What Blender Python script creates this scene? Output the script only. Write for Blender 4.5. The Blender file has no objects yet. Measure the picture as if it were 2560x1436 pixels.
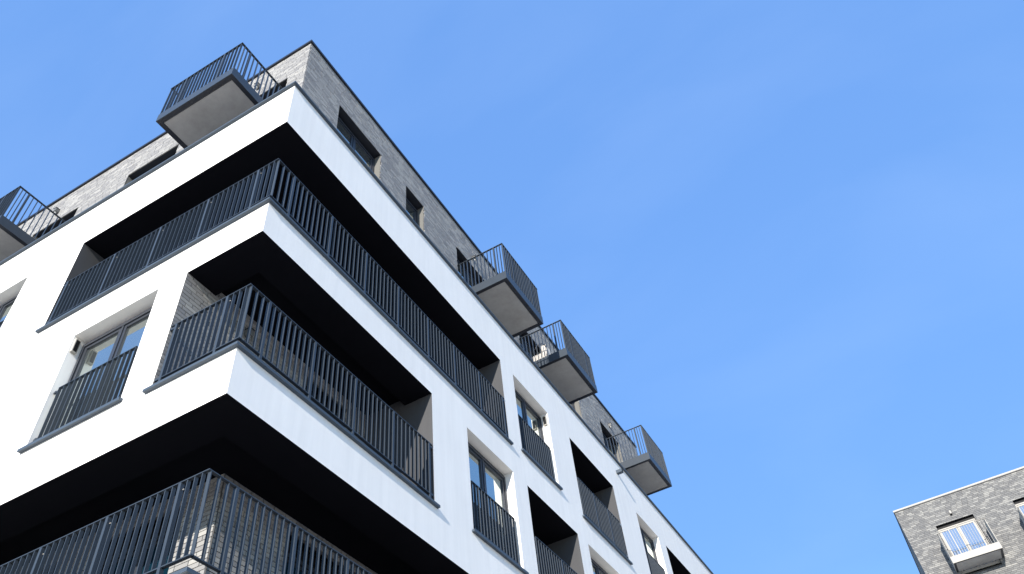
import bpy, math, random
from mathutils import Matrix, Vector
random.seed(7)
SC = bpy.context.scene
COL = SC.collection

# ------------------------------------------------------------------ camera
CAM_POS = (5.76169407, -4.77173171, -6.16019446)
CAM_R = ((0.86778691, 0.48785763, -0.09455586),      # image right
         (-0.41792596, 0.61353405, -0.67001035),     # image down
         (-0.26885642, 0.62094356, 0.73630518))      # forward
cd = bpy.data.cameras.new('camera')
cam = bpy.data.objects.new('camera', cd)
COL.objects.link(cam)
r, dn, f = (Vector(v).normalized() for v in CAM_R)
M = Matrix.Identity(4)
for i in range(3):
    M[i][0] = r[i]; M[i][1] = -dn[i]; M[i][2] = -f[i]; M[i][3] = CAM_POS[i]
cam.matrix_world = M
cd.sensor_width = 36
cd.lens = 27.8836
cd.clip_start = 0.1
cd.clip_end = 3000
SC.camera = cam

# ------------------------------------------------------------------ world and sun
SUN_TRAVEL = Vector((-0.160, 1.0, -0.355)).normalized()
SUN_TO = -SUN_TRAVEL
SUN_EL = math.asin(SUN_TO.z)
SUN_AZ = math.atan2(SUN_TO.x, SUN_TO.y)      # clockwise from +Y
W = bpy.data.worlds.new('World'); SC.world = W
W.use_nodes = True
nt = W.node_tree
nt.nodes.clear()
wo = nt.nodes.new('ShaderNodeOutputWorld')
bg = nt.nodes.new('ShaderNodeBackground')
sk = nt.nodes.new('ShaderNodeTexSky')
sk.sky_type = 'NISHITA'
sk.sun_disc = False
sk.sun_elevation = SUN_EL
sk.sun_rotation = SUN_AZ
sk.altitude = 0
sk.air_density = 1.0
sk.dust_density = 0.0
sk.ozone_density = 5.2
bg.inputs['Strength'].default_value = 0.15
SKY_GAIN = 1.13
# thin, barely visible high cloud veil, laid out by view direction in the sky
tc = nt.nodes.new('ShaderNodeTexCoord')
mp = nt.nodes.new('ShaderNodeMapping')
mp.inputs['Scale'].default_value = (1.2, 3.6, 2.2)
mp.inputs['Rotation'].default_value = (0.3, 0.5, 0.6)
nz = nt.nodes.new('ShaderNodeTexNoise')
nz.inputs['Scale'].default_value = 1.7
nz.inputs['Detail'].default_value = 7
nz.inputs['Roughness'].default_value = 0.5
nz.inputs['Distortion'].default_value = 0.4
rp = nt.nodes.new('ShaderNodeValToRGB')
rp.color_ramp.elements[0].position = 0.42; rp.color_ramp.elements[0].color = (0, 0, 0, 1)
rp.color_ramp.elements[1].position = 0.85; rp.color_ramp.elements[1].color = (1, 1, 1, 1)
mul = nt.nodes.new('ShaderNodeMath'); mul.operation = 'MULTIPLY'; mul.inputs[1].default_value = 0.065
mx = nt.nodes.new('ShaderNodeMix'); mx.data_type = 'RGBA'
mx.inputs[7].default_value = (3.0, 3.6, 4.4, 1)
L = nt.links
L.new(tc.outputs['Generated'], mp.inputs['Vector']); L.new(mp.outputs['Vector'], nz.inputs['Vector'])
bw = nt.nodes.new('ShaderNodeRGBToBW')          # the film's shoulder: bright parts of the sky are held back
pw = nt.nodes.new('ShaderNodeMath'); pw.operation = 'POWER'; pw.inputs[1].default_value = -0.78
sc_ = nt.nodes.new('ShaderNodeMath'); sc_.operation = 'MULTIPLY'; sc_.inputs[1].default_value = SKY_GAIN
vm = nt.nodes.new('ShaderNodeVectorMath'); vm.operation = 'SCALE'
L.new(sk.outputs['Color'], bw.inputs[0]); L.new(bw.outputs[0], pw.inputs[0]); L.new(pw.outputs[0], sc_.inputs[0])
mxm = nt.nodes.new('ShaderNodeMath'); mxm.operation = 'MAXIMUM'; mxm.inputs[1].default_value = 0.64
L.new(sc_.outputs[0], mxm.inputs[0])
L.new(sk.outputs['Color'], vm.inputs[0]); L.new(mxm.outputs[0], vm.inputs['Scale'])
L.new(nz.outputs['Fac'], rp.inputs['Fac']); L.new(rp.outputs['Color'], mul.inputs[0])
L.new(mul.outputs[0], mx.inputs[0]); L.new(vm.outputs[0], mx.inputs[6])
L.new(mx.outputs[2], bg.inputs['Color']); L.new(bg.outputs['Background'], wo.inputs['Surface'])

sd = bpy.data.lights.new('sun', 'SUN')
sd.energy = 3.1
sd.angle = math.radians(0.53)
sd.color = (1.0, 0.945, 0.87)
sun = bpy.data.objects.new('sun', sd); COL.objects.link(sun)
sun.rotation_euler = SUN_TRAVEL.to_track_quat('-Z', 'Y').to_euler()
sun.location = (5, -30, 30)

SC.view_settings.view_transform = 'Standard'
SC.view_settings.look = 'None'
SC.view_settings.exposure = 1.3
SC.view_settings.gamma = 1.0
SC.view_settings.use_curve_mapping = False
SC.cycles.max_bounces = 8
SC.cycles.diffuse_bounces = 4
SC.cycles.glossy_bounces = 4

# ------------------------------------------------------------------ materials
def new_mat(name):
    m = bpy.data.materials.new(name); m.use_nodes = True
    n = m.node_tree; b = n.nodes['Principled BSDF']
    return m, n, b

def ramp(n, src, stops):
    r_ = n.nodes.new('ShaderNodeValToRGB')
    e = r_.color_ramp.elements
    while len(e) < len(stops): e.new(0.5)
    for k, (p, c) in enumerate(stops):
        e[k].position = p; e[k].color = (*c, 1)
    n.links.new(src, r_.inputs['Fac'])
    return r_.outputs['Color']

def noise(n, scale, detail=4, rough=0.55, vec=None, stretch=None):
    t = n.nodes.new('ShaderNodeTexNoise')
    t.inputs['Scale'].default_value = scale; t.inputs['Detail'].default_value = detail
    t.inputs['Roughness'].default_value = rough
    g = n.nodes.new('ShaderNodeNewGeometry')
    src = g.outputs['Position']
    if stretch:
        mpn = n.nodes.new('ShaderNodeMapping'); mpn.inputs['Scale'].default_value = stretch
        n.links.new(src, mpn.inputs['Vector']); src = mpn.outputs['Vector']
    n.links.new(src, t.inputs['Vector'])
    return t.outputs['Fac']

def bump(n, b, src, strength, dist=0.01):
    bp = n.nodes.new('ShaderNodeBump')
    bp.inputs['Strength'].default_value = strength; bp.inputs['Distance'].default_value = dist
    n.links.new(src, bp.inputs['Height']); n.links.new(bp.outputs['Normal'], b.inputs['Normal'])

def mixc(n, fac, a, b_):
    m_ = n.nodes.new('ShaderNodeMix'); m_.data_type = 'RGBA'; m_.blend_type = 'MULTIPLY'
    m_.inputs[0].default_value = fac
    n.links.new(a, m_.inputs[6]); n.links.new(b_, m_.inputs[7])
    return m_.outputs[2]

def plaster(name, c, var=0.06, bs=0.35, scale=140, streak=0.04, spec=0.3):
    m, n, b = new_mat(name)
    b.inputs['Specular IOR Level'].default_value = spec
    lo = tuple(v * (1 - var) for v in c)
    a = ramp(n, noise(n, 0.8, 5), [(0.3, lo), (0.7, c)])
    s = ramp(n, noise(n, 2.2, 5, 0.6, stretch=(3, 3, 0.22)), [(0.35, (1 - streak,) * 3), (0.65, (1, 1, 1))])
    n.links.new(mixc(n, 1.0, a, s), b.inputs['Base Color'])
    b.inputs['Roughness'].default_value = 0.9
    bump(n, b, noise(n, scale, 3, 0.7), bs, 0.004)
    return m

def metal(name, c, rough=0.42, spec=0.5, var=0.1):
    m, n, b = new_mat(name)
    a = ramp(n, noise(n, 6, 5, 0.6), [(0.3, tuple(v * (1 - var) for v in c)), (0.7, c)])
    n.links.new(a, b.inputs['Base Color'])
    b.inputs['Roughness'].default_value = rough
    b.inputs['Specular IOR Level'].default_value = spec
    bump(n, b, noise(n, 60, 2), 0.04, 0.002)
    return m

def brick_mat(name, light, mid, dark):
    m, n, b = new_mat(name)
    at = n.nodes.new('ShaderNodeAttribute'); at.attribute_name = 'tone'
    base = ramp(n, at.outputs['Fac'], [(0.0, dark), (0.35, tuple((x + y) / 2 for x, y in zip(dark, mid))), (0.6, mid), (1.0, light)])
    g = ramp(n, noise(n, 45, 6, 0.7), [(0.25, (0.78,) * 3), (0.7, (1.0,) * 3)])
    w = ramp(n, noise(n, 0.9, 3), [(0.3, (0.93,) * 3), (0.7, (1.0,) * 3)])
    n.links.new(mixc(n, 1.0, mixc(n, 1.0, base, g), w), b.inputs['Base Color'])
    b.inputs['Roughness'].default_value = 0.85
    bump(n, b, noise(n, 70, 5, 0.75), 0.55, 0.006)
    return m

def glass_mat(name, tint, base, fac, rough=0.015):
    m, n, b = new_mat(name)
    out = n.nodes['Material Output']
    gl = n.nodes.new('ShaderNodeBsdfGlossy'); gl.inputs['Roughness'].default_value = rough
    gl.inputs['Color'].default_value = (*tint, 1)
    b.inputs['Base Color'].default_value = (*base, 1); b.inputs['Roughness'].default_value = 0.9
    b.inputs['Specular IOR Level'].default_value = 0.0
    ms = n.nodes.new('ShaderNodeMixShader')
    lw = n.nodes.new('ShaderNodeFresnel'); lw.inputs['IOR'].default_value = 1.9
    ad = n.nodes.new('ShaderNodeMath'); ad.operation = 'ADD'; ad.inputs[1].default_value = fac; ad.use_clamp = True
    n.links.new(lw.outputs[0], ad.inputs[0]); n.links.new(ad.outputs[0], ms.inputs[0])
    n.links.new(b.outputs[0], ms.inputs[1]); n.links.new(gl.outputs[0], ms.inputs[2])
    n.links.new(ms.outputs[0], out.inputs['Surface'])
    # slight waviness of real panes
    bp = n.nodes.new('ShaderNodeBump'); bp.inputs['Strength'].default_value = 0.03; bp.inputs['Distance'].default_value = 0.02
    n.links.new(noise(n, 1.3, 1), bp.inputs['Height']); n.links.new(bp.outputs['Normal'], gl.inputs['Normal'])
    return m

WHITE = plaster('white_render', (0.87, 0.845, 0.80), 0.04, 0.55, 150, 0.055)
ANTH = plaster('anthracite_render', (0.088, 0.088, 0.091), 0.10, 0.35, 110, 0.08, 0.1)
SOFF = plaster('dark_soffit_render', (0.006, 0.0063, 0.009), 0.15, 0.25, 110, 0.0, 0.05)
REV = plaster('grey_reveal_render', (0.17, 0.165, 0.15), 0.06, 0.2, 110, 0.04)
METAL = metal('blue_grey_coated_metal', (0.060, 0.080, 0.104), 0.45, 0.25)
METALD = metal('dark_coated_metal', (0.018, 0.021, 0.030), 0.45, 0.35)
RAIL = metal('railing_coated_metal', (0.041, 0.052, 0.066), 0.40, 0.3)
CREAM = metal('pale_coated_metal', (0.42, 0.395, 0.35), 0.6, 0.12)
FRAME = metal('window_frame_coating', (0.034, 0.038, 0.047), 0.4, 0.4)
BLACK = metal('matt_black', (0.006, 0.006, 0.007), 0.6, 0.2)
STEEL = metal('bright_steel', (0.7, 0.7, 0.68), 0.25, 0.5)
LAMPM = metal('lamp_housing_grey', (0.15, 0.15, 0.145), 0.5, 0.3)
BRICK = brick_mat('grey_clinker_brick', (0.41, 0.395, 0.365), (0.325, 0.315, 0.298), (0.24, 0.233, 0.23))
BRICK2 = brick_mat('pale_clinker_brick', (0.31, 0.30, 0.275), (0.205, 0.20, 0.19), (0.15, 0.148, 0.146))
MORTAR = plaster('dark_mortar', (0.085, 0.082, 0.08), 0.2, 0.4, 90, 0.0)
GLASS = glass_mat('window_glass', (0.80, 0.85, 0.80), (0.085, 0.095, 0.095), 0.48)
GLASSD = glass_mat('dark_teal_glass', (0.35, 0.48, 0.52), (0.004, 0.022, 0.038), 0.06)
GLASSB = glass_mat('pale_reflecting_glass', (0.92, 0.95, 0.97), (0.17, 0.175, 0.175), 0.40)

def concrete_mat():
    m, n, b = new_mat('balcony_concrete')
    a = ramp(n, noise(n, 1.7, 6, 0.62), [(0.28, (0.32, 0.312, 0.295)), (0.5, (0.37, 0.363, 0.35)), (0.75, (0.42, 0.413, 0.40))])
    s = ramp(n, noise(n, 9, 5, 0.7), [(0.25, (0.88,) * 3), (0.6, (1,) * 3)])
    n.links.new(mixc(n, 1.0, a, s), b.inputs['Base Color'])
    b.inputs['Roughness'].default_value = 0.85
    bump(n, b, noise(n, 50, 4, 0.7), 0.2, 0.004)
    return m
CONC = concrete_mat()
FLOORM = plaster('dark_floor_tiles', (0.07, 0.068, 0.066), 0.1, 0.2, 60, 0.0)

def ground_mat():
    m, n, b = new_mat('pale_paving')
    a = ramp(n, noise(n, 0.25, 6, 0.6), [(0.3, (0.48, 0.42, 0.34)), (0.7, (0.58, 0.52, 0.43))])
    n.links.new(a, b.inputs['Base Color']); b.inputs['Roughness'].default_value = 0.9
    bump(n, b, noise(n, 30, 4, 0.7), 0.3, 0.01)
    return m
GROUNDM = ground_mat()
FABRIC = plaster('cream_cushion_fabric', (0.80, 0.74, 0.66), 0.06, 0.3, 220, 0.02)

# ------------------------------------------------------------------ mesh helpers
class MB:
    def __init__(s): s.v = []; s.f = []; s.t = []; s.c = None
    def poly(s, pts, tone=0.5):
        k = len(s.v); s.v += [tuple(p) for p in pts]; s.f.append(tuple(range(k, k + len(pts)))); s.t.append(tone)
    def box(s, x0, x1, y0, y1, z0, z1, tone=0.5, skip=()):
        if x0 > x1: x0, x1 = x1, x0
        if y0 > y1: y0, y1 = y1, y0
        if z0 > z1: z0, z1 = z1, z0
        k = len(s.v)
        s.v += [(x0, y0, z0), (x1, y0, z0), (x1, y1, z0), (x0, y1, z0), (x0, y0, z1), (x1, y0, z1), (x1, y1, z1), (x0, y1, z1)]
        F = {'-z': (0, 3, 2, 1), '+z': (4, 5, 6, 7), '-y': (0, 1, 5, 4), '+x': (1, 2, 6, 5), '+y': (2, 3, 7, 6), '-x': (3, 0, 4, 7)}
        for kf, q in F.items():
            if kf in skip: continue
            s.f.append(tuple(k + i for i in q)); s.t.append(tone)
    def tube(s, pts, rad, seg=8):
        P = [Vector(p) for p in pts]; rings = []
        for i, p in enumerate(P):
            d = (P[min(i + 1, len(P) - 1)] - P[max(i - 1, 0)]).normalized()
            a = Vector((0, 0, 1)) if abs(d.z) < .9 else Vector((1, 0, 0))
            u = d.cross(a).normalized(); w = d.cross(u)
            k = len(s.v)
            for j in range(seg):
                an = 2 * math.pi * j / seg
                s.v.append(tuple(p + (u * math.cos(an) + w * math.sin(an)) * rad))
            rings.append(k)
        for a, b in zip(rings, rings[1:]):
            for j in range(seg):
                s.f.append((a + j, a + (j + 1) % seg, b + (j + 1) % seg, b + j)); s.t.append(.5)
        s.f.append(tuple(rings[0] + j for j in range(seg))[::-1]); s.t.append(.5)
        s.f.append(tuple(rings[-1] + j for j in range(seg))); s.t.append(.5)
    def mesh(s, name, mat, origin=(0, 0, 0), tones=False, bevel=0):
        me = bpy.data.meshes.new(name)
        ox, oy, oz = origin
        me.from_pydata([(x - ox, y - oy, z - oz) for x, y, z in s.v], [], s.f)
        me.materials.append(mat)
        if tones:
            a = me.attributes.new('tone', 'FLOAT', 'FACE')
            a.data.foreach_set('value', s.t)
        me.update()
        return me
    def centre(s):
        n = len(s.v); lo = [min(v[i] for v in s.v) for i in range(3)]; hi = [max(v[i] for v in s.v) for i in range(3)]
        return tuple((lo[i] + hi[i]) / 2 for i in range(3))
    def build(s, name, mat, parent=None, tones=False, kind=None, bevel=0, smooth=False):
        o_ = s.centre()
        me = s.mesh(name, mat, o_, tones)
        if smooth:
            for p in me.polygons: p.use_smooth = True
        ob = link(name, me, parent, o_)
        if kind: ob['kind'] = kind
        if bevel:
            md = ob.modifiers.new('bevel', 'BEVEL'); md.width = bevel; md.segments = 2; md.limit_method = 'ANGLE'
        return ob

WORLD_LOC = {}
def link(name, me, parent, loc):
    ob = bpy.data.objects.new(name, me)
    COL.objects.link(ob)
    WORLD_LOC[ob.name] = Vector(loc)
    if parent is not None:
        ob.parent = parent
        ob.location = Vector(loc) - WORLD_LOC[parent.name]
    else:
        ob.location = loc
    return ob

def thing(name, label, cat, loc, group=None):
    ob = link(name, None, None, loc)
    ob['label'] = label; ob['category'] = cat
    if group: ob['group'] = group
    return ob

# plane helper: facade 'L' lies in y = 0 and looks to -y, facade 'R' lies in x = 0 and looks to +x
# u runs away from the corner, d is depth behind the facade plane
class Face:
    def __init__(s, kind, off=0.0): s.k = kind; s.o = off
    def p(s, u, d, z):
        return (-u, s.o + d, z) if s.k == 'L' else (s.o - d, u, z)
    def box(s, mb, u0, u1, d0, d1, z0, z1, tone=.5, skip=()):
        a = s.p(u0, d0, z0); b = s.p(u1, d1, z1)
        mp_ = {'back': '+y' if s.k == 'L' else '-x'}
        mb.box(a[0], b[0], a[1], b[1], a[2], b[2], tone, tuple(mp_.get(q, q) for q in skip))
FL = Face('L'); FR = Face('R')

def sheet(mb, F, u0, u1, z0, z1, holes, d=0.0):
    """rectangle with rectangular holes, cut into quads"""
    us = sorted({u0, u1} | {min(max(h[i], u0), u1) for h in holes for i in (0, 1)})
    zs = sorted({z0, z1} | {min(max(h[i], z0), z1) for h in holes for i in (2, 3)})
    for a, b in zip(us, us[1:]):
        for c, e in zip(zs, zs[1:]):
            mu, mz = (a + b) / 2, (c + e) / 2
            if any(h[0] < mu < h[1] and h[2] < mz < h[3] for h in holes): continue
            mb.poly([F.p(a, d, c), F.p(b, d, c), F.p(b, d, e), F.p(a, d, e)])

# ------------------------------------------------------------------ ground
GZ = -7.76
g = MB(); g.box(-900, 900, -900, 900, GZ - 0.5, GZ)
go = g.build('ground', GROUNDM); go['kind'] = 'structure'

# ------------------------------------------------------------------ main building
BLD = thing('apartment_building', 'white rendered apartment block with wraparound corner loggias and a set-back grey brick top floor', 'building', (0, 0, GZ))
PAR = 7.262                 # top of parapet wall below its coping
LU, RU = 13.0, 25.0         # how far the two facades run
COP = 0.042                  # coping height
A_SILL, B_SILL, D_SILL = 3.675, 0.714, -2.215
A_W, B_W, D_W = 4.769, 1.408, 6.4
A_E, B_E, D_E = 7.277, 4.358, 5.75
WS = 0.81                   # window sill above the ceiling of the floor below

# windows: (facade, u0, u1, z0, z1)
WINL = [(1.97, 3.714, WS, 3.0), (6.239, 7.98, WS + 3, 6.0), (6.24, 7.98, WS, 3.0)]
WINR = [(7.868, 9.599, WS + 3, 6.0), (5.54, 7.292, WS, 3.0), (10.784, 12.52, WS, 3.0), (15.176, 16.864, WS + 3, 6.0)]
LOGR = [(10.822, 13.528, A_SILL, 6.0), (7.891, 10.242, B_SILL, 3.0), (17.511, 20.2, A_SILL, 6.0), (13.2, 15.9, B_SILL, 3.0)]
holesL = [(0, A_W, A_SILL, 6.0), (0, B_W, B_SILL, 3.0), (0, D_W, D_SILL, 0.0)] + WINL
holesR = [(0, A_E, A_SILL, 6.0), (0, B_E, B_SILL, 3.0), (0, D_E, D_SILL, 0.0)] + WINR + LOGR
low = MB()
m = MB(); sheet(m, FL, 0, LU, GZ, PAR, holesL)
RD = 0.18
def reveals(mb, F, h, d):
    u0, u1, z0, z1 = h
    mb.poly([F.p(u0, 0, z0), F.p(u0, d, z0), F.p(u0, d, z1), F.p(u0, 0, z1)])
    mb.poly([F.p(u1, 0, z0), F.p(u1, d, z0), F.p(u1, d, z1), F.p(u1, 0, z1)])
    mb.poly([F.p(u0, 0, z1), F.p(u1, 0, z1), F.p(u1, d, z1), F.p(u0, d, z1)])
    mb.poly([F.p(u0, 0, z0), F.p(u1, 0, z0), F.p(u1, d, z0), F.p(u0, d, z0)])
for h in WINL: reveals(m, FL, h, RD + .12)
m.build('rendered_wall', WHITE, BLD)
m = MB(); sheet(m, FR, 0, RU, GZ, PAR, holesR)
for h in WINR: reveals(m, FR, h, RD + .12)
m.build('rendered_wall', WHITE, BLD)
# the two walls that close the block at the back, and the terrace deck behind the parapet
m = MB()
m.poly([(-LU, 0, GZ), (-LU, RU, GZ), (-LU, RU, PAR), (-LU, 0, PAR)])
m.poly([(0, RU, GZ), (-LU, RU, GZ), (-LU, RU, PAR), (0, RU, PAR)])
m.build('rendered_wall', WHITE, BLD)
m = MB()
m.poly([(0, 0, 7.10), (0, RU, 7.10), (-LU, RU, 7.10), (-LU, 0, 7.10)])
m.build('terrace_deck', CONC, BLD)

# ---- loggias: soffit with a step, inner faces of parapets, floors, side and back walls
STEP, RISE, BD = 0.57, 0.16, 1.3
DBX, DBY, DRISE = 1.38, 1.39, 0.265         # back walls of the lowest loggia
def corner_loggia(zc, zs, wl, wr, backL, backR, RISE=0.16):
    """zc ceiling, zs top of parapet wall, wl / wr openings, backL y of left back wall, backR -x of right back wall"""
    so = MB()
    # outer soffit strip, mitred at the corner
    so.poly([(0, 0, zc), (-STEP, STEP, zc), (-wl, STEP, zc), (-wl, 0, zc)])
    so.poly([(0, 0, zc), (0, wr, zc), (-STEP, wr, zc), (-STEP, STEP, zc)])
    # little riser
    so.poly([(-STEP, STEP, zc), (-wl, STEP, zc), (-wl, STEP, zc + RISE), (-STEP, STEP, zc + RISE)])
    so.poly([(-STEP, STEP, zc), (-STEP, wr, zc), (-STEP, wr, zc + RISE), (-STEP, STEP, zc + RISE)])
    so.poly([(-STEP, STEP, zc + RISE), (-wl, STEP, zc + RISE), (-wl, max(backL, STEP + .01), zc + RISE), (-backR, max(backL, STEP + .01), zc + RISE)])
    so.poly([(-STEP, STEP, zc + RISE), (-backR, backL, zc + RISE), (-backR, wr, zc + RISE), (-STEP, wr, zc + RISE)])
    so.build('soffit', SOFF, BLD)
    zf = zs - 0.42
    fl = MB()
    fl.poly([(-.2, .2, zf), (-wl, .2, zf), (-wl, backL, zf), (-backR, backL, zf)])
    fl.poly([(-.2, .2, zf), (-backR, backL, zf), (-backR, wr, zf), (-.2, wr, zf)])
    fl.poly([(-.2, .2, zf), (-wl, .2, zf), (-wl, .2, zs), (-.2, .2, zs)])
    fl.poly([(-.2, .2, zf), (-.2, wr, zf), (-.2, wr, zs), (-.2, .2, zs)])
    fl.build('loggia_floor', FLOORM, BLD)
    return zf

zfA = corner_loggia(6.0, A_SILL, A_W, A_E, BD, 1.4)
zfD = corner_loggia(0.0, D_SILL, D_W, D_E, DBY, DBX, DRISE)
# loggia B: the brick wall runs straight back from the left opening edge
so = MB()
so.poly([(0, 0, 3), (-STEP, STEP, 3), (-B_W, STEP, 3), (-B_W, 0, 3)])
so.poly([(0, 0, 3), (0, B_E, 3), (-STEP, B_E, 3), (-STEP, STEP, 3)])
so.poly([(-STEP, STEP, 3), (-B_W, STEP, 3), (-B_W, STEP, 3 + RISE), (-STEP, STEP, 3 + RISE)])
so.poly([(-STEP, STEP, 3), (-STEP, B_E, 3), (-STEP, B_E, 3 + RISE), (-STEP, STEP, 3 + RISE)])
so.poly([(-STEP, STEP, 3 + RISE), (-B_W, STEP, 3 + RISE), (-B_W, B_E, 3 + RISE), (-STEP, B_E, 3 + RISE)])
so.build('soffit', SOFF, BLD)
zfB = B_SILL - .42
fl = MB()
fl.poly([(-.2, .2, zfB), (-B_W, .2, zfB), (-B_W, B_E, zfB), (-.2, B_E, zfB)])
fl.poly([(-.2, .2, zfB), (-B_W, .2, zfB), (-B_W, .2, B_SILL), (-.2, .2, B_SILL)])
fl.poly([(-.2, .2, zfB), (-.2, B_E, zfB), (-.2, B_E, B_SILL), (-.2, .2, B_SILL)])
fl.build('loggia_floor', FLOORM, BLD)

# side and back walls in dark render
m = MB()
zt = RISE
m.poly([(-A_W, 0, zfA), (-A_W, BD, zfA), (-A_W, BD, 6 + zt), (-A_W, 0, 6 + zt)])
m.build('loggia_side_wall', ANTH, BLD)
m = MB(); m.poly([(0, A_E, zfA), (-1.4, A_E, zfA), (-1.4, A_E, 6 + zt), (0, A_E, 6 + zt)]); m.build('loggia_side_wall', ANTH, BLD)
m = MB(); m.poly([(0, B_E, zfB), (-B_W, B_E, zfB), (-B_W, B_E, 3 + zt), (0, B_E, 3 + zt)]); m.build('loggia_side_wall', ANTH, BLD)
m = MB(); m.poly([(0, D_E, zfD), (-DBX, D_E, zfD), (-DBX, D_E, DRISE), (0, D_E, DRISE)]); m.build('loggia_side_wall', ANTH, BLD)
m = MB(); m.poly([(-D_W, 0, zfD), (-D_W, DBY, zfD), (-D_W, DBY, DRISE), (-D_W, 0, DRISE)]); m.build('loggia_side_wall', ANTH, BLD)

# ---- loggia windows
def window(F, u0, u1, z0, z1, mull=0.5, parent=BLD, fm=None, gm=None, shutter=0.07, d=0.18, transom=None, fw=0.06):
    """two-leaf window set d behind the face: frame > pane, shutter_slot, mullion"""
    fm = fm or FRAME; gm = gm or GLASS
    b = MB()
    zt_ = z1 - shutter
    e = 0.012
    F.box(b, u0 + e, u0 + fw, d, d + .07, z0, zt_)
    F.box(b, u1 - fw, u1 - e, d, d + .07, z0, zt_)
    F.box(b, u0 + fw, u1 - fw, d, d + .07, zt_ - fw, zt_)
    F.box(b, u0 + fw, u1 - fw, d, d + .07, z0, z0 + fw)
    ums = [u0 + (u1 - u0) * mull] if mull else []
    for um in ums: F.box(b, um - .022, um + .022, d + .004, d + .066, z0 + fw, zt_ - fw)
    # sashes
    edges = [u0 + fw] + ums + [u1 - fw]
    panes = []
    for i in range(len(edges) - 1):
        a = edges[i] + (.012 if i == 0 else .03); c = edges[i + 1] - (.012 if i == len(edges) - 2 else .03)
        sw = .05
        F.box(b, a, a + sw, d + .018, d + .062, z0 + fw + .01, zt_ - fw - .01)
        F.box(b, c - sw, c, d + .018, d + .062, z0 + fw + .01, zt_ - fw - .01)
        F.box(b, a + sw, c - sw, d + .018, d + .062, zt_ - fw - .01 - sw, zt_ - fw - .01)
        F.box(b, a + sw, c - sw, d + .018, d + .062, z0 + fw + .01, z0 + fw + .01 + sw)
        if transom: F.box(b, a + sw, c - sw, d + .018, d + .062, transom - .04, transom + .04)
        panes.append((a + sw, c - sw, z0 + fw + .01 + sw, zt_ - fw - .01 - sw))
    ob = b.build('window', fm, parent)
    # black backing stands in for shade in the gaps between frame and sash
    k = MB(); F.box(k, u0 + .002, u1 - .002, d + .075, d + .10, z0, z1 - .002); k.build('gap_shade_backing', BLACK, ob)
    if shutter:
        k = MB(); F.box(k, u0 + .005, u1 - .005, d + .035, d + .07, zt_ + .002, z1 - .003); k.build('shutter_slot', BLACK, ob)
    for a, c, e0, e1 in panes:
        k = MB(); F.box(k, a, c, d + .045, d + .055, e0, e1); k.build('pane', gm, ob)
    return ob

for (u0, u1, z0, z1) in WINL: window(FL, u0, u1, z0 + .05, z1)
for i, (u0, u1, z0, z1) in enumerate(WINR): window(FR, u0, u1, z0 + .05, z1)

# windows inside the loggias
WB = Face('R', -B_W)
WD_R = Face('R', -DBX)
WD_L = Face('L', DBY)
WA_L = Face('L', BD)
BW = [(2.72, 3.78, zfB, 2.905)]
DWR = [(2.69, 5.40, zfD, 0.005)]
DWL = [(2.02, 3.55, zfD, 0.012), (4.3, 5.8, zfD, 0.012)]
AWR = [(2.2, 3.7, zfA, 5.9), (5.0, 6.4, zfA, 5.9)]
AWL = [(2.4, 4.0, zfA, 5.9)]
for h in BW: window(WB, *h, gm=GLASSD, shutter=.2, d=.10)
for h in DWR: window(WD_R, *h, gm=GLASSD, shutter=.2, d=.10)
for h in DWL: window(WD_L, *h, gm=GLASSD, shutter=.2, d=.10)
WA_R = Face('R', -1.4)
for h in AWR: window(WA_R, *h, gm=GLASSD, shutter=.1, d=.08)
for h in AWL: window(WA_L, *h, gm=GLASSD, shutter=.1, d=.08)
m = MB(); sheet(m, WA_R, BD, A_E, zfA, 6 + zt, AWR); sheet(m, WA_L, 1.4, A_W, zfA, 6 + zt, AWL)
m.build('loggia_back_wall', ANTH, BLD)

# single loggias on the right facade
for (u0, u1, z0, z1) in LOGR:
    so = MB()
    so.poly([FR.p(u0, 0, z1), FR.p(u1, 0, z1), FR.p(u1, BD, z1), FR.p(u0, BD, z1)])
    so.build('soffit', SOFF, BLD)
    m = MB(); zf = z0 - .42
    m.poly([FR.p(u0, 0, zf), FR.p(u0, BD, zf), FR.p(u0, BD, z1), FR.p(u0, 0, z1)])
    m.poly([FR.p(u1, 0, zf), FR.p(u1, BD, zf), FR.p(u1, BD, z1), FR.p(u1, 0, z1)])
    wf = Face('R', -BD); wh = [(u0 + .5, u1 - .5, zf, z1 - .15)]
    sheet(m, wf, u0, u1, zf, z1, wh)
    m.build('loggia_side_wall', ANTH, BLD)
    window(wf, *wh[0], gm=GLASSD, shutter=.1, d=.05)
    m = MB()
    m.poly([FR.p(u0, 0, zf), FR.p(u1, 0, zf), FR.p(u1, BD, zf), FR.p(u0, BD, zf)])
    m.build('loggia_floor', FLOORM, BLD)

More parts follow.
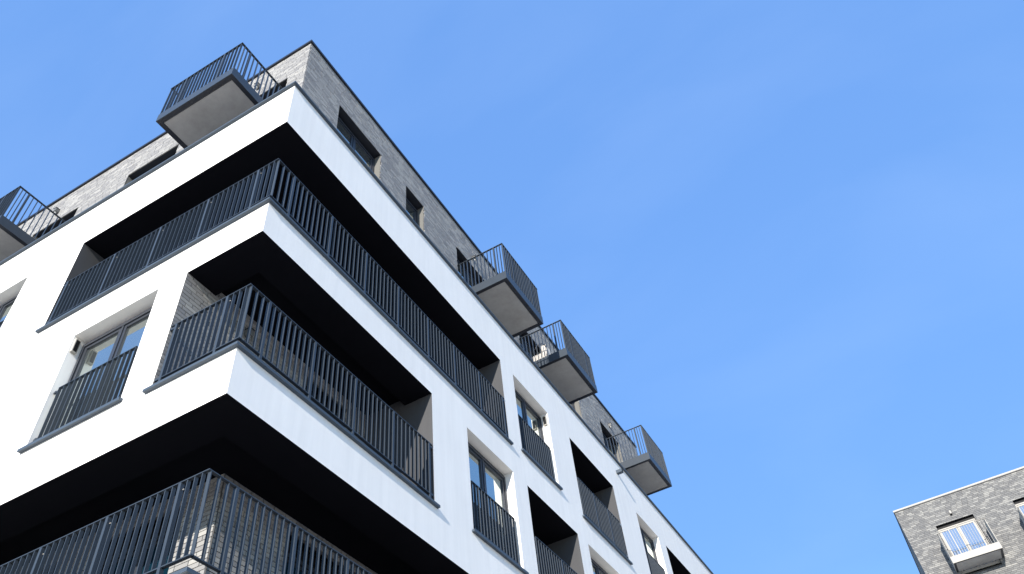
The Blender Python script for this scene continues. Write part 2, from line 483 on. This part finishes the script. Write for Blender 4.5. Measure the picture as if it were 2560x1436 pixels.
# ---- copings
PRO = 0.056
def coping_straight(F, u0, u1, z, d1=.2, h=COP):
    b = MB(); F.box(b, u0, u1, -PRO, d1, z, z + h)
    # drip edge folded down at the front
    F.box(b, u0, u1, -PRO - .003, -PRO + .006, z - .008, z + h - .002)
    return b.build('sill', METAL, BLD)
def coping_corner(z, wl, wr, name='coping', h=COP, deep=.2, ext=.075):
    for kind in ('L', 'R'):
        b = MB()
        P_ = PRO
        if kind == 'L':
            pts = [(P_, -P_), (-deep, deep), (-wl, deep), (-wl, 0), (-wl - ext, 0), (-wl - ext, -P_)]
            if not ext: pts = [(P_, -P_), (-deep, deep), (-wl, deep), (-wl, -P_)]
        else:
            pts = [(P_, -P_), (P_, wr + ext), (0, wr + ext), (0, wr), (-deep, wr), (-deep, deep)]
            if not ext: pts = [(P_, -P_), (P_, wr), (-deep, wr), (-deep, deep)]
        top = [(x, y, z + h) for x, y in pts]; bot = [(x, y, z) for x, y in pts]
        b.poly(top if kind == 'R' else top[::-1]); b.poly(bot[::-1] if kind == 'R' else bot)
        n_ = len(pts)
        for i in range(n_):
            j = (i + 1) % n_
            b.poly([bot[i], bot[j], top[j], top[i]])
        b.build(name, METAL, BLD)
coping_corner(A_SILL, A_W, A_E)
coping_corner(B_SILL, B_W, B_E)
coping_corner(D_SILL, D_W, D_E)
coping_corner(PAR, LU, RU, ext=0)
for (u0, u1, z0, z1) in WINL: coping_straight(FL, u0 - .06, u1 + .06, z0, .0); b = MB(); FL.box(b, u0, u1, .001, RD + .05, z0 + .003, z0 + .045); b.build('sill', METAL, BLD)
for (u0, u1, z0, z1) in WINR: coping_straight(FR, u0 - .06, u1 + .06, z0, .0); b = MB(); FR.box(b, u0, u1, .001, RD + .05, z0 + .003, z0 + .045); b.build('sill', METAL, BLD)
for (u0, u1, z0, z1) in LOGR: coping_straight(FR, u0 - .08, u1 + .06, z0, .0); b = MB(); FR.box(b, u0, u1, .001, .2, z0 + .002, z0 + COP - .002); b.build('coping', METAL, BLD)

# ------------------------------------------------------------------ railings
BAR_W, BAR_D = 0.011, 0.045
_bar_cache = {}
def bar_mesh(kind, w, dpt, h, mat):
    key = (kind, round(w, 4), round(dpt, 4), round(h, 3), mat.name)
    if key not in _bar_cache:
        b = MB()
        if kind == 'L': b.box(-w / 2, w / 2, -dpt / 2, dpt / 2, 0, h)
        else: b.box(-dpt / 2, dpt / 2, -w / 2, w / 2, 0, h)
        _bar_cache[key] = b.mesh('baluster', mat)
    return _bar_cache[key]

def rail_leg(parent, F, u0, u1, zb, zt_, posts, pitch_n, single=True, mat=RAIL, dc=0.0, post_w=.04, foot=.12, ends=True, single_max=None, bolts=False, rail0=None):
    """one straight run: bottom rail, balusters between posts; dc depth of the rail's centre line behind the face"""
    br0 = u0 if rail0 is None else rail0
    b = MB(); F.box(b, br0, u1, dc - .0225, dc + .0225, zb, zb + .014); b.build('bottom_rail', mat, parent)
    marks = sorted([u0] + list(posts) + [u1])
    stuff = MB()
    for p_ in posts:
        me = bar_mesh(F.k, post_w, .05, zt_ - .006 - (zb - foot), mat)
        link('post', me, parent, F.p(p_, dc, zb - foot))
    if bolts:
        for p_ in posts:
            k = MB(); c = F.p(p_ - .03, dc + .01, zt_ - .08)
            k.tube([(c[0] - .004, c[1], c[2]), (c[0] + .012, c[1], c[2])], .007, 8); k.build('bolt', CREAM, parent)
    for a, c in zip(marks, marks[1:]):
        if c - a < .06: continue
        n_ = max(1, round((c - a) / pitch_n))
        for i in range(n_ + 1):
            u = a + (c - a) * i / n_
            if any(abs(u - q) < .03 for q in posts): continue
            if i == n_ and c != u1: continue
            if abs(u - u1) < .001 and not ends: continue
            if abs(u - u0) < .001 and not ends: continue
            if single and (single_max is None or u < single_max):
                link('baluster', bar_mesh(F.k, BAR_W, BAR_D, zt_ - zb - .02, mat), parent, F.p(u, dc, zb + .012))
            else:
                F.box(stuff, u - BAR_W / 2, u + BAR_W / 2, dc - BAR_D / 2, dc + BAR_D / 2, zb + .012, zt_ - .008)
    if stuff.v:
        o_ = stuff.build('balusters', mat, parent, kind='stuff')

def corner_railing(zb, zt_, wl, wr, postsL, postsR, pl_, pr_, single_max=None, ox=0.0):
    # the top rail is the part, everything else hangs below it
    b = MB()
    b.box(-wl + .02, ox, -ox, -ox + .045, zt_ - .012, zt_)
    b.box(ox - .045, ox, -ox + .045, wr - .02, zt_ - .012, zt_)
    top = b.build('railing', RAIL, BLD)
    Fl = Face('L', -ox); Fr = Face('R', ox)
    # the corner flat bar
    k = MB(); k.box(ox - .045, ox, .03 - ox, .042 - ox, zb, zt_ - .012); k.build('baluster', RAIL, top)
    rail_leg(top, Fl, .07, wl - .10, zb, zt_ - .012, list(postsL) + [wl - .12], pl_, dc=.0225, single_max=single_max, bolts=True, rail0=-ox)
    rail_leg(top, Fr, .15, wr - .10, zb, zt_ - .012, list(postsR) + [wr - .12], pr_, dc=.0225, rail0=.046 - ox)
    for (F, u) in ((Fl, wl), (Fr, wr)):      # wall brackets
        for z_ in (zb + .01, zt_ - .07):
            k = MB(); F.box(k, u - .12, u - .004, .012, .035, z_, z_ + .035); k.build('bracket', RAIL, top)
    return top
corner_railing(A_SILL + .17, 4.845, A_W, A_E, [.39, 1.43, 2.475, 3.52], [.40, 1.365, 2.33, 3.30, 4.27, 5.20, 6.165], .1042, .107, ox=.012)
corner_railing(B_SILL + .17, 1.872, B_W, B_E, [.39], [.39, 1.335, 2.28, 3.235], .104, .107, ox=.004)
corner_railing(D_SILL + .19, -1.045, D_W, D_E, [.38, 1.427, 2.448, 3.49, 4.53, 5.57], [.403, 1.372, 2.323, 3.28, 4.24, 5.2], .1035, .107, single_max=4.0, ox=.022)

def straight_railing(F, u0, u1, zb, zt_, posts, pitch, single, dc, ind='railing', parent=BLD, mat=RAIL):
    b = MB(); F.box(b, u0, u1, dc - .0225, dc + .0225, zt_ - .012, zt_)
    top = b.build(ind, mat, parent)
    rail_leg(top, F, u0 + .01, u1 - .01, zb, zt_ - .012, posts, pitch, single=single, dc=dc, mat=mat)
    for (u, s) in ((u0, -1), (u1, 1)):
        for z_ in (zb + .05, zt_ - .06):
            k = MB(); F.box(k, u, u + s * .105, dc - .008, dc + .014, z_, z_ + .03); k.build('bracket', mat, top)
            k = MB(); c = F.p(u + s * .07, dc + .003, z_ + .015); k.box(c[0] - .014, c[0] + .014, c[1] - .014, c[1] + .014, c[2] - .022, c[2] + .022); k.build('bolt', STEEL if F.k == 'R' else mat, top)
    return top
for i, (u0, u1, z0, z1) in enumerate(WINL): straight_railing(FL, u0 + .115, u1 - .11, z0 + .16, z0 + 1.11, [], .108, i == 0, .06)
for (u0, u1, z0, z1) in WINR: straight_railing(FR, u0 + .115, u1 - .08, z0 + .16, z0 + 1.11, [], .108, False, .06)
for (u0, u1, z0, z1) in LOGR:
    n_ = round((u1 - u0) / 1.0)
    ps = [u0 + .05 + (u1 - u0 - .1) * i / n_ for i in range(1, n_)]
    straight_railing(FR, u0 + .06, u1 - .12, z0 + .15, z0 + 1.16, ps, .107, False, .012)

# ------------------------------------------------------------------ bricks
LEN, CH, JT, TH = 0.232, 0.0712, 0.010, 0.020
def mortar_sheet(F, u0, u1, z0, z1, holes, parent=BLD, name='brick_wall'):
    m_ = MB(); sheet(m_, F, u0, u1, z0, z1, holes, d=0.012)
    return m_.build(name, MORTAR, parent)
_brick_cache = {}
def lay_bricks(F, u0, u1, z0, z1, holes, wall, mat, single=None, seed=1, proud=.003):
    """running bricks, thickness standing on the mortar plane; `single(u,z)` says which are objects of their own"""
    rnd = random.Random(seed)
    st = MB(); n_single = 0
    nrow = int(round((z1 - z0) / CH)); ztop = z1
    for rI in range(nrow):
        zt_ = ztop - rI * CH - JT / 2; zb = ztop - (rI + 1) * CH + JT / 2
        zm = (zt_ + zb) / 2
        u = u0 - rnd.choice([0, .33, .5, .66]) * LEN + JT / 2
        while u < u1:
            ln = (LEN if rnd.random() > .10 else LEN / 2) - JT
            a, c = max(u, u0), min(u + ln, u1)
            u += ln + JT
            if c - a < .03: continue
            segs = [(a, c)]
            for h in holes:
                if zb < h[3] - .02 and zt_ > h[2]:
                    ns = []
                    for (s0, s1) in segs:
                        if s1 <= h[0] or s0 >= h[1]: ns.append((s0, s1)); continue
                        if s0 < h[0]: ns.append((s0, h[0]))
                        if s1 > h[1]: ns.append((h[1], s1))
                    segs = ns
            t = rnd.random(); tone = t ** 0.9
            for (s0, s1) in segs:
                if s1 - s0 < .025: continue
                pr_ = rnd.random() * proud
                if single and single(s0, s1, zm) and n_single < 300:
                    n_single += 1
                    k6 = int(tone * 7.99)
                    key = (F.k, round(s1 - s0, 2), k6, mat.name)
                    if key not in _brick_cache:
                        b = MB(); hw = round(s1 - s0, 2) / 2
                        Fz = Face(F.k, 0.0)
                        Fz.box(b, -hw, hw, 0, TH, -(CH - JT) / 2, (CH - JT) / 2, (k6 + .5) / 8, ('back',))
                        _brick_cache[key] = b.mesh('brick', mat, tones=True)
                    link('brick', _brick_cache[key], wall, F.p((s0 + s1) / 2, -pr_, zm))
                else:
                    F.box(st, s0, s1, -pr_, TH, zb, zt_, tone, ('back',))
    if st.v:
        st.build('bricks', mat, wall, tones=True, kind='stuff')
    return n_single

# loggia B wall
hB = [(BW[0][0], BW[0][1], BW[0][2], BW[0][3])]
wB = mortar_sheet(WB, 0.004, B_E, zfB, 3 + RISE, hB)
n1 = lay_bricks(WB, 0.008, B_E, zfB, 3 + RISE - .001, hB, wB, BRICK, single=lambda a, c, z: c < 1.7 and .95 < z, seed=3)
# loggia D walls
wDl = mortar_sheet(WD_L, DBX - .012, D_W, zfD, DRISE, DWL)
n2 = lay_bricks(WD_L, DBX, D_W, zfD, DRISE - .001, DWL, wDl, BRICK, single=lambda a, c, z: c < 2.05 and z > -1.6, seed=5)
wDr = mortar_sheet(WD_R, DBY + .012, D_E, zfD, DRISE, DWR)
n3 = lay_bricks(WD_R, DBY + .004 + TH, D_E, zfD, DRISE - .001, DWR, wDr, BRICK, single=lambda a, c, z: c < 2.70 and z > -1.5, seed=8)
print('single bricks', n1, n2, n3)

# ------------------------------------------------------------------ penthouse storey
SX, SY, ROOF = 0.844, 0.892, 11.555
PE = 20.035                                   # far end of the brick storey on the right side
PW = LU
HEAD = 10.486
PL = Face('L', SY); PR = Face('R', -SX)
holL = [(1.357, 2.974, 6.9, HEAD - .05), (4.568, 6.186, 6.9, HEAD - .04), (7.80, 9.377, 6.9, HEAD - .05)]
holR = [(2.063, 3.674, 6.9, HEAD), (4.743, 5.532, 6.9, HEAD), (7.118, 8.734, 6.9, HEAD), (10.496, 12.096, 6.9, HEAD), (13.138, 14.599, 6.9, HEAD), (16.34, 17.972, 6.9, HEAD)]
wPL = mortar_sheet(PL, SX + .012, PW, 7.1, ROOF, holL)
lay_bricks(PL, SX + .0015, PW, 7.12, ROOF, holL, wPL, BRICK, seed=11, proud=.003)
wPR = mortar_sheet(PR, SY + .012, PE, 7.1, ROOF, holR)
lay_bricks(PR, SY + .004 + TH, PE, 7.12, ROOF, holR, wPR, BRICK, seed=12, proud=.004)
m = MB()
m.poly([(-SX, PE, 7.1), (-PW, PE, 7.1), (-PW, PE, ROOF), (-SX, PE, ROOF)])
m.poly([(-PW, SY, 7.1), (-PW, PE, 7.1), (-PW, PE, ROOF), (-PW, SY, ROOF)])
m.build('rendered_wall', REV, BLD)
m = MB(); m.box(-PW - .04, -SX + .045, SY - .045, PE + .05, ROOF + .002, ROOF + .075)
m.build('roof', METALD, BLD)
PD = .17
for F, hs in ((PL, holL), (PR, holR)):
    for h in hs:
        m = MB()
        u0, u1, z0, z1 = h
        m.poly([F.p(u0, 0.008, z0), F.p(u0, PD + .1, z0), F.p(u0, PD + .1, z1), F.p(u0, 0.008, z1)]); m.build('window_reveal', REV, BLD); m = MB()
        m.poly([F.p(u1, 0.008, z0), F.p(u1, PD + .1, z0), F.p(u1, PD + .1, z1), F.p(u1, 0.008, z1)])
        m.build('window_reveal', REV, BLD)
        m = MB(); m.poly([F.p(u0, 0.004, z1), F.p(u1, 0.004, z1), F.p(u1, PD + .1, z1), F.p(u0, PD + .1, z1)])
        m.build('window_head', METALD, BLD)
        window(F, u0, u1, 7.6, z1, mull=.5 if u1 - u0 > 1 else None, shutter=.09, d=PD, transom=9.965 if abs(u0 - 10.496) < .01 else None)

# ------------------------------------------------------------------ projecting balconies
def balcony(F, u0, u1, out, inner, parent, met, dark, zt_=8.654, zb=8.391, rail=9.75, single=False, conc=CONC, seams=()):
    """F local face (d measured from the facade plane), out = projection in front (negative d), inner = depth to the wall"""
    b = MB(); F.box(b, u0 + .1, u1 - .1, out + .1, inner, zb + .012, zt_ - .05)
    slab = b.build('balcony', conc, parent)
    # edge channel: front, two sides
    k = MB(); F.box(k, u0, u1, out, out + .012, zb, zt_); F.box(k, u0, u0 + .012, out + .012, inner, zb, zt_); F.box(k, u1 - .012, u1, out + .012, inner, zb, zt_)
    k.build('fascia', met, slab)
    k = MB(); e = .001
    F.box(k, u0 + .0125, u1 - .0125, out + .0125, out + .098, zb + e, zb + .01)
    F.box(k, u0 + .0125, u0 + .098, out + .0985, inner, zb + e, zb + .01)
    F.box(k, u1 - .098, u1 - .0125, out + .0985, inner, zb + e, zb + .01)
    k.build('edge_flange', dark, slab)
    k = MB(); F.box(k, u0 + .103, u1 - .103, out + .103, out + .112, zb + .006, zb + .012); k.build('drip_strip', dark, slab)
    # railing on top of the fascia
    k = MB()
    F.box(k, u0, u1, out, out + .045, rail - .012, rail)
    F.box(k, u0, u0 + .045, out + .045, inner - .02, rail - .012, rail); F.box(k, u1 - .045, u1, out + .045, inner - .02, rail - .012, rail)
    k.build('top_rail', met, slab)
    stuff = MB()
    W_ = u1 - u0; ps = [u0 + .467, u1 - .467]
    def bar(u, d, along, post=False):
        w, dp = (.036, .045) if post else (BAR_W, .04)
        h0, h1 = zt_ - .002, rail - .013
        if along: q = (u - w / 2, u + w / 2, d - dp / 2, d + dp / 2)
        else: q = (u - dp / 2, u + dp / 2, d - w / 2, d + w / 2)
        if single or post:
            b_ = MB(); F.box(b_, *q, h0, h1); b_.build('post' if post else 'baluster', met, slab)
        else: F.box(stuff, *q, h0, h1)
    marks = [u0 + .03] + ps + [u1 - .03]
    for a, c in zip(marks, marks[1:]):
        n_ = round((c - a) / .106)
        for i in range(n_ + 1):
            u = a + (c - a) * i / n_
            if i == n_ and c != marks[-1]: continue
            if any(abs(u - q) < .01 for q in ps): continue
            bar(u, out + .0225, True)
    for q in ps: bar(q, out + .0225, True, True)
    for us in (u0 + .0225, u1 - .0225):
        dp_ = out + .27
        bar(us, dp_, False, True)
        bar(us, out + .10, False); bar(us, out + .185, False)
        n_ = round((inner - .06 - dp_) / .105)
        for i in range(1, n_ + 1): bar(us, dp_ + (inner - .06 - dp_) * i / n_, False)
    if stuff.v: stuff.build('balusters', met, slab, kind='stuff')
    return slab
balcony(FL, 1.326, 3.291, -.436, SY - .002, BLD, RAIL, METALD)
balcony(FL, 7.846, 9.812, -.436, SY - .002, BLD, RAIL, METALD)
balcony(FR, 7.146, 9.112, -.493, SX - .002, BLD, RAIL, METALD)
balcony(FR, 10.521, 12.487, -.493, SX - .002, BLD, RAIL, METALD)
balcony(FR, 16.452, 18.402, -.493, SX - .002, BLD, RAIL, METALD)

# ------------------------------------------------------------------ fixtures
def wall_lamp(F, u, z, label, d=0.0, s=1.0, mat=LAMPM):
    c = F.p(u, d, z)
    t = thing('wall_lamp', label, 'lamp', c, 'outdoor wall lamps')
    k = MB(); F.box(k, u - .05 * s, u + .05 * s, d - .11 * s, d - .004, z, z + .12 * s); k.build('lamp_housing', mat, t, bevel=.008)
    k = MB(); a = F.p(u, d - .06 * s, z)
    k.tube([(a[0], a[1], a[2] - .028 * s), (a[0], a[1], a[2] + .002)], .026 * s, 12); k.build('lamp_lens', STEEL, t)
    k = MB(); F.box(k, u - .056 * s, u + .056 * s, d - .118 * s, d - .004, z + .12 * s + .001, z + .135 * s); k.build('lamp_cap', METALD, t)
wall_lamp(PL, 2.263, 10.79, 'grey wall lamp above the doors behind the topmost left balcony')
wall_lamp(PL, 8.717, 10.79, 'grey wall lamp on the brick above the balcony at the left edge')
wall_lamp(PR, 8.024, 10.77, 'grey wall lamp on the brick behind the nearest right-hand balcony')
wall_lamp(PR, 17.274, 10.77, 'grey wall lamp on the brick above the farthest right-hand balcony')
wall_lamp(WB, 1.29, 2.70, 'dark wall lamp on the brick inside the middle corner loggia', d=0.0)

# ventilation boxes in two window reveals
def vent(x0, x1, y0, y1, z0, z1, face):
    k = MB(); k.box(x0, x1, y0, y1, z0, z1); o_ = k.build('vent_box', CREAM, BLD, bevel=.004)
    k = MB()
    if face == '+x': k.box(x1 + .001, x1 + .004, y0 + .014, y1 - .014, z0 + .02, z1 - .03)
    else: k.box(x0 + .012, x1 - .012, y0 - .004, y0 - .001, z0 + .02, z1 - .03)
    k.build('vent_grille', BLACK, o_)
vent(-3.713, -3.665, .025, .115, 2.675, 2.945, '+x')
vent(-.125, -.03, 9.55, 9.598, 5.63, 5.90, '-y')

# overflow spout near the parapet
k = MB(); k.box(.001, .175, 14.13, 14.25, 6.755, 6.855); sp = k.build('overflow_spout', METAL, BLD, bevel=.004)
k = MB(); k.box(.1755, .178, 14.142, 14.238, 6.768, 6.843); k.build('spout_mouth', BLACK, sp)

# armchair on the second right-hand balcony
CXA, CYA, CZA = -.43, 11.02, 8.656
ch = thing('garden_armchair', 'cream cushioned garden armchair with dark wire frame on the middle right-hand balcony', 'chair', (CXA, CYA, CZA))
k = MB(); k.box(CXA - .22, CXA + .07, CYA - .23, CYA + .23, CZA + .19, CZA + .47); k.build('seat_cushion', FABRIC, ch, bevel=.03)
k = MB(); k.box(CXA + .075, CXA + .235, CYA - .23, CYA + .23, CZA + .19, CZA + .73); k.build('back_cushion', FABRIC, ch, bevel=.035)
arc = [(CXA + .06 + .21 * math.sin(a), 0, CZA + .45 + .33 * math.cos(a)) for a in [i * math.pi / 10 - .9 for i in range(11)]]
for yy in (CYA + .25, CYA - .25):
    k = MB(); k.tube([(x, yy, z) for x, _, z in arc], .011); k.build('wire_arch', METALD, ch)
k = MB(); k.box(CXA - .23, CXA + .245, CYA - .24, CYA + .24, CZA + .155, CZA + .185); k.build('seat_frame', METALD, ch)
for dx, dy in ((-.2, -.2), (-.2, .2), (.2, -.2), (.2, .2)):
    k = MB(); k.tube([(CXA + dx, CYA + dy, CZA), (CXA + dx, CYA + dy, CZA + .155)], .011); k.build('leg', METALD, ch)

# ------------------------------------------------------------------ second building, far right
BX, BY = 6.846, 31.95
B2 = thing('brick_apartment_building', 'pale grey brick apartment building with cream balconies, standing beyond at the lower right', 'building', (BX, BY, GZ))
class Face2:
    k = 'L'
    def p(s, u, d, z): return (BX + u, BY + d, z)
    def box(s, mb, u0, u1, d0, d1, z0, z1, tone=.5, skip=()):
        mb.box(BX + u0, BX + u1, BY + d0, BY + d1, z0, z1, tone, tuple({'back': '+y'}.get(q, q) for q in skip))
class Face2S:
    k = 'R'
    def p(s, u, d, z): return (BX + d, BY + u, z)
    def box(s, mb, u0, u1, d0, d1, z0, z1, tone=.5, skip=()):
        mb.box(BX + d0, BX + d1, BY + u0, BY + u1, z0, z1, tone, tuple({'back': '+x'}.get(q, q) for q in skip))
F2 = Face2(); F2S = Face2S()
R2 = 11.63
W2 = 12.0
h2 = []
for (a, c) in ((1.274, 2.844), (4.481, 6.048), (7.692, 9.26)):
    for zz in (0, -3, -6, -9):
        h2.append((a, c, 8.2 + zz, 10.513 + zz))
m_ = MB(); sheet(m_, F2, 0.012, W2, GZ, R2, h2, d=.012); w2 = m_.build('brick_wall', MORTAR, B2)
BLD_SAVE = BLD
lay_bricks(F2, 0.0, W2, 0.0, R2, [h for h in h2], w2, BRICK2, seed=21, proud=.002)
m_ = MB(); sheet(m_, F2S, 0.012, 16, GZ, R2, [], d=.012); w2s = m_.build('brick_wall', MORTAR, B2)
lay_bricks(F2S, 0.024, 16.0, 0.0, R2, [], w2s, BRICK2, seed=22)
m = MB(); m.poly([(BX + W2, BY, GZ), (BX + W2, BY + 16, GZ), (BX + W2, BY + 16, R2), (BX + W2, BY, R2)])
m.poly([(BX, BY + 16, GZ), (BX + W2, BY + 16, GZ), (BX + W2, BY + 16, R2), (BX, BY + 16, R2)]); m.build('rendered_wall', WHITE, B2)
m = MB(); m.box(BX - .03, BX + W2 + .03, BY - .035, BY + 16, R2 + .003, R2 + .03); m.build('roof', METALD, B2)
u = 0.0; k_ = 0
while u < W2:
    e = min(u + 2.0, W2)
    m = MB(); m.box(BX - .03 + u, BX - .03 + e - .006, BY - .045, BY + .3, R2 + .031, R2 + .10); m.build('coping', CREAM, B2); u = e
for (a, c, z0, z1) in h2:
    m = MB()
    m.poly([F2.p(a, .008, z0), F2.p(a, .3, z0), F2.p(a, .3, z1), F2.p(a, .008, z1)]); m.build('window_reveal', METALD, B2); m = MB()
    m.poly([F2.p(c, .008, z0), F2.p(c, .3, z0), F2.p(c, .3, z1), F2.p(c, .008, z1)]); m.build('window_reveal', METALD, B2); m = MB()
    m.poly([F2.p(a, .004, z1), F2.p(c, .004, z1), F2.p(c, .3, z1), F2.p(a, .3, z1)])
    m.build('window_reveal', METALD, B2)
    if z1 > 3: window(F2, a, c, z0 + .1, z1, parent=B2, fm=CREAM, gm=GLASSB, shutter=.17, d=.10, fw=.05)
for (a, c) in ((1.123, 3.067), (4.367, 6.311), (7.58, 9.524)):
    balcony(F2, a, c, -.967, -.002, B2, CREAM, METALD, zt_=8.67, zb=8.391, rail=9.75)
wl2 = F2.p(2.08, 0, 10.77)
t = thing('wall_lamp', 'small white wall lamp above the balcony of the far brick building', 'lamp', wl2, 'outdoor wall lamps')
k = MB(); F2.box(k, 2.04, 2.125, -.10, -.006, 10.77, 10.92); k.build('lamp_housing', CREAM, t, bevel=.02)
k = MB(); F2.box(k, 2.045, 2.12, -.095, -.01, 10.74, 10.768); k.build('lamp_lens', BLACK, t)
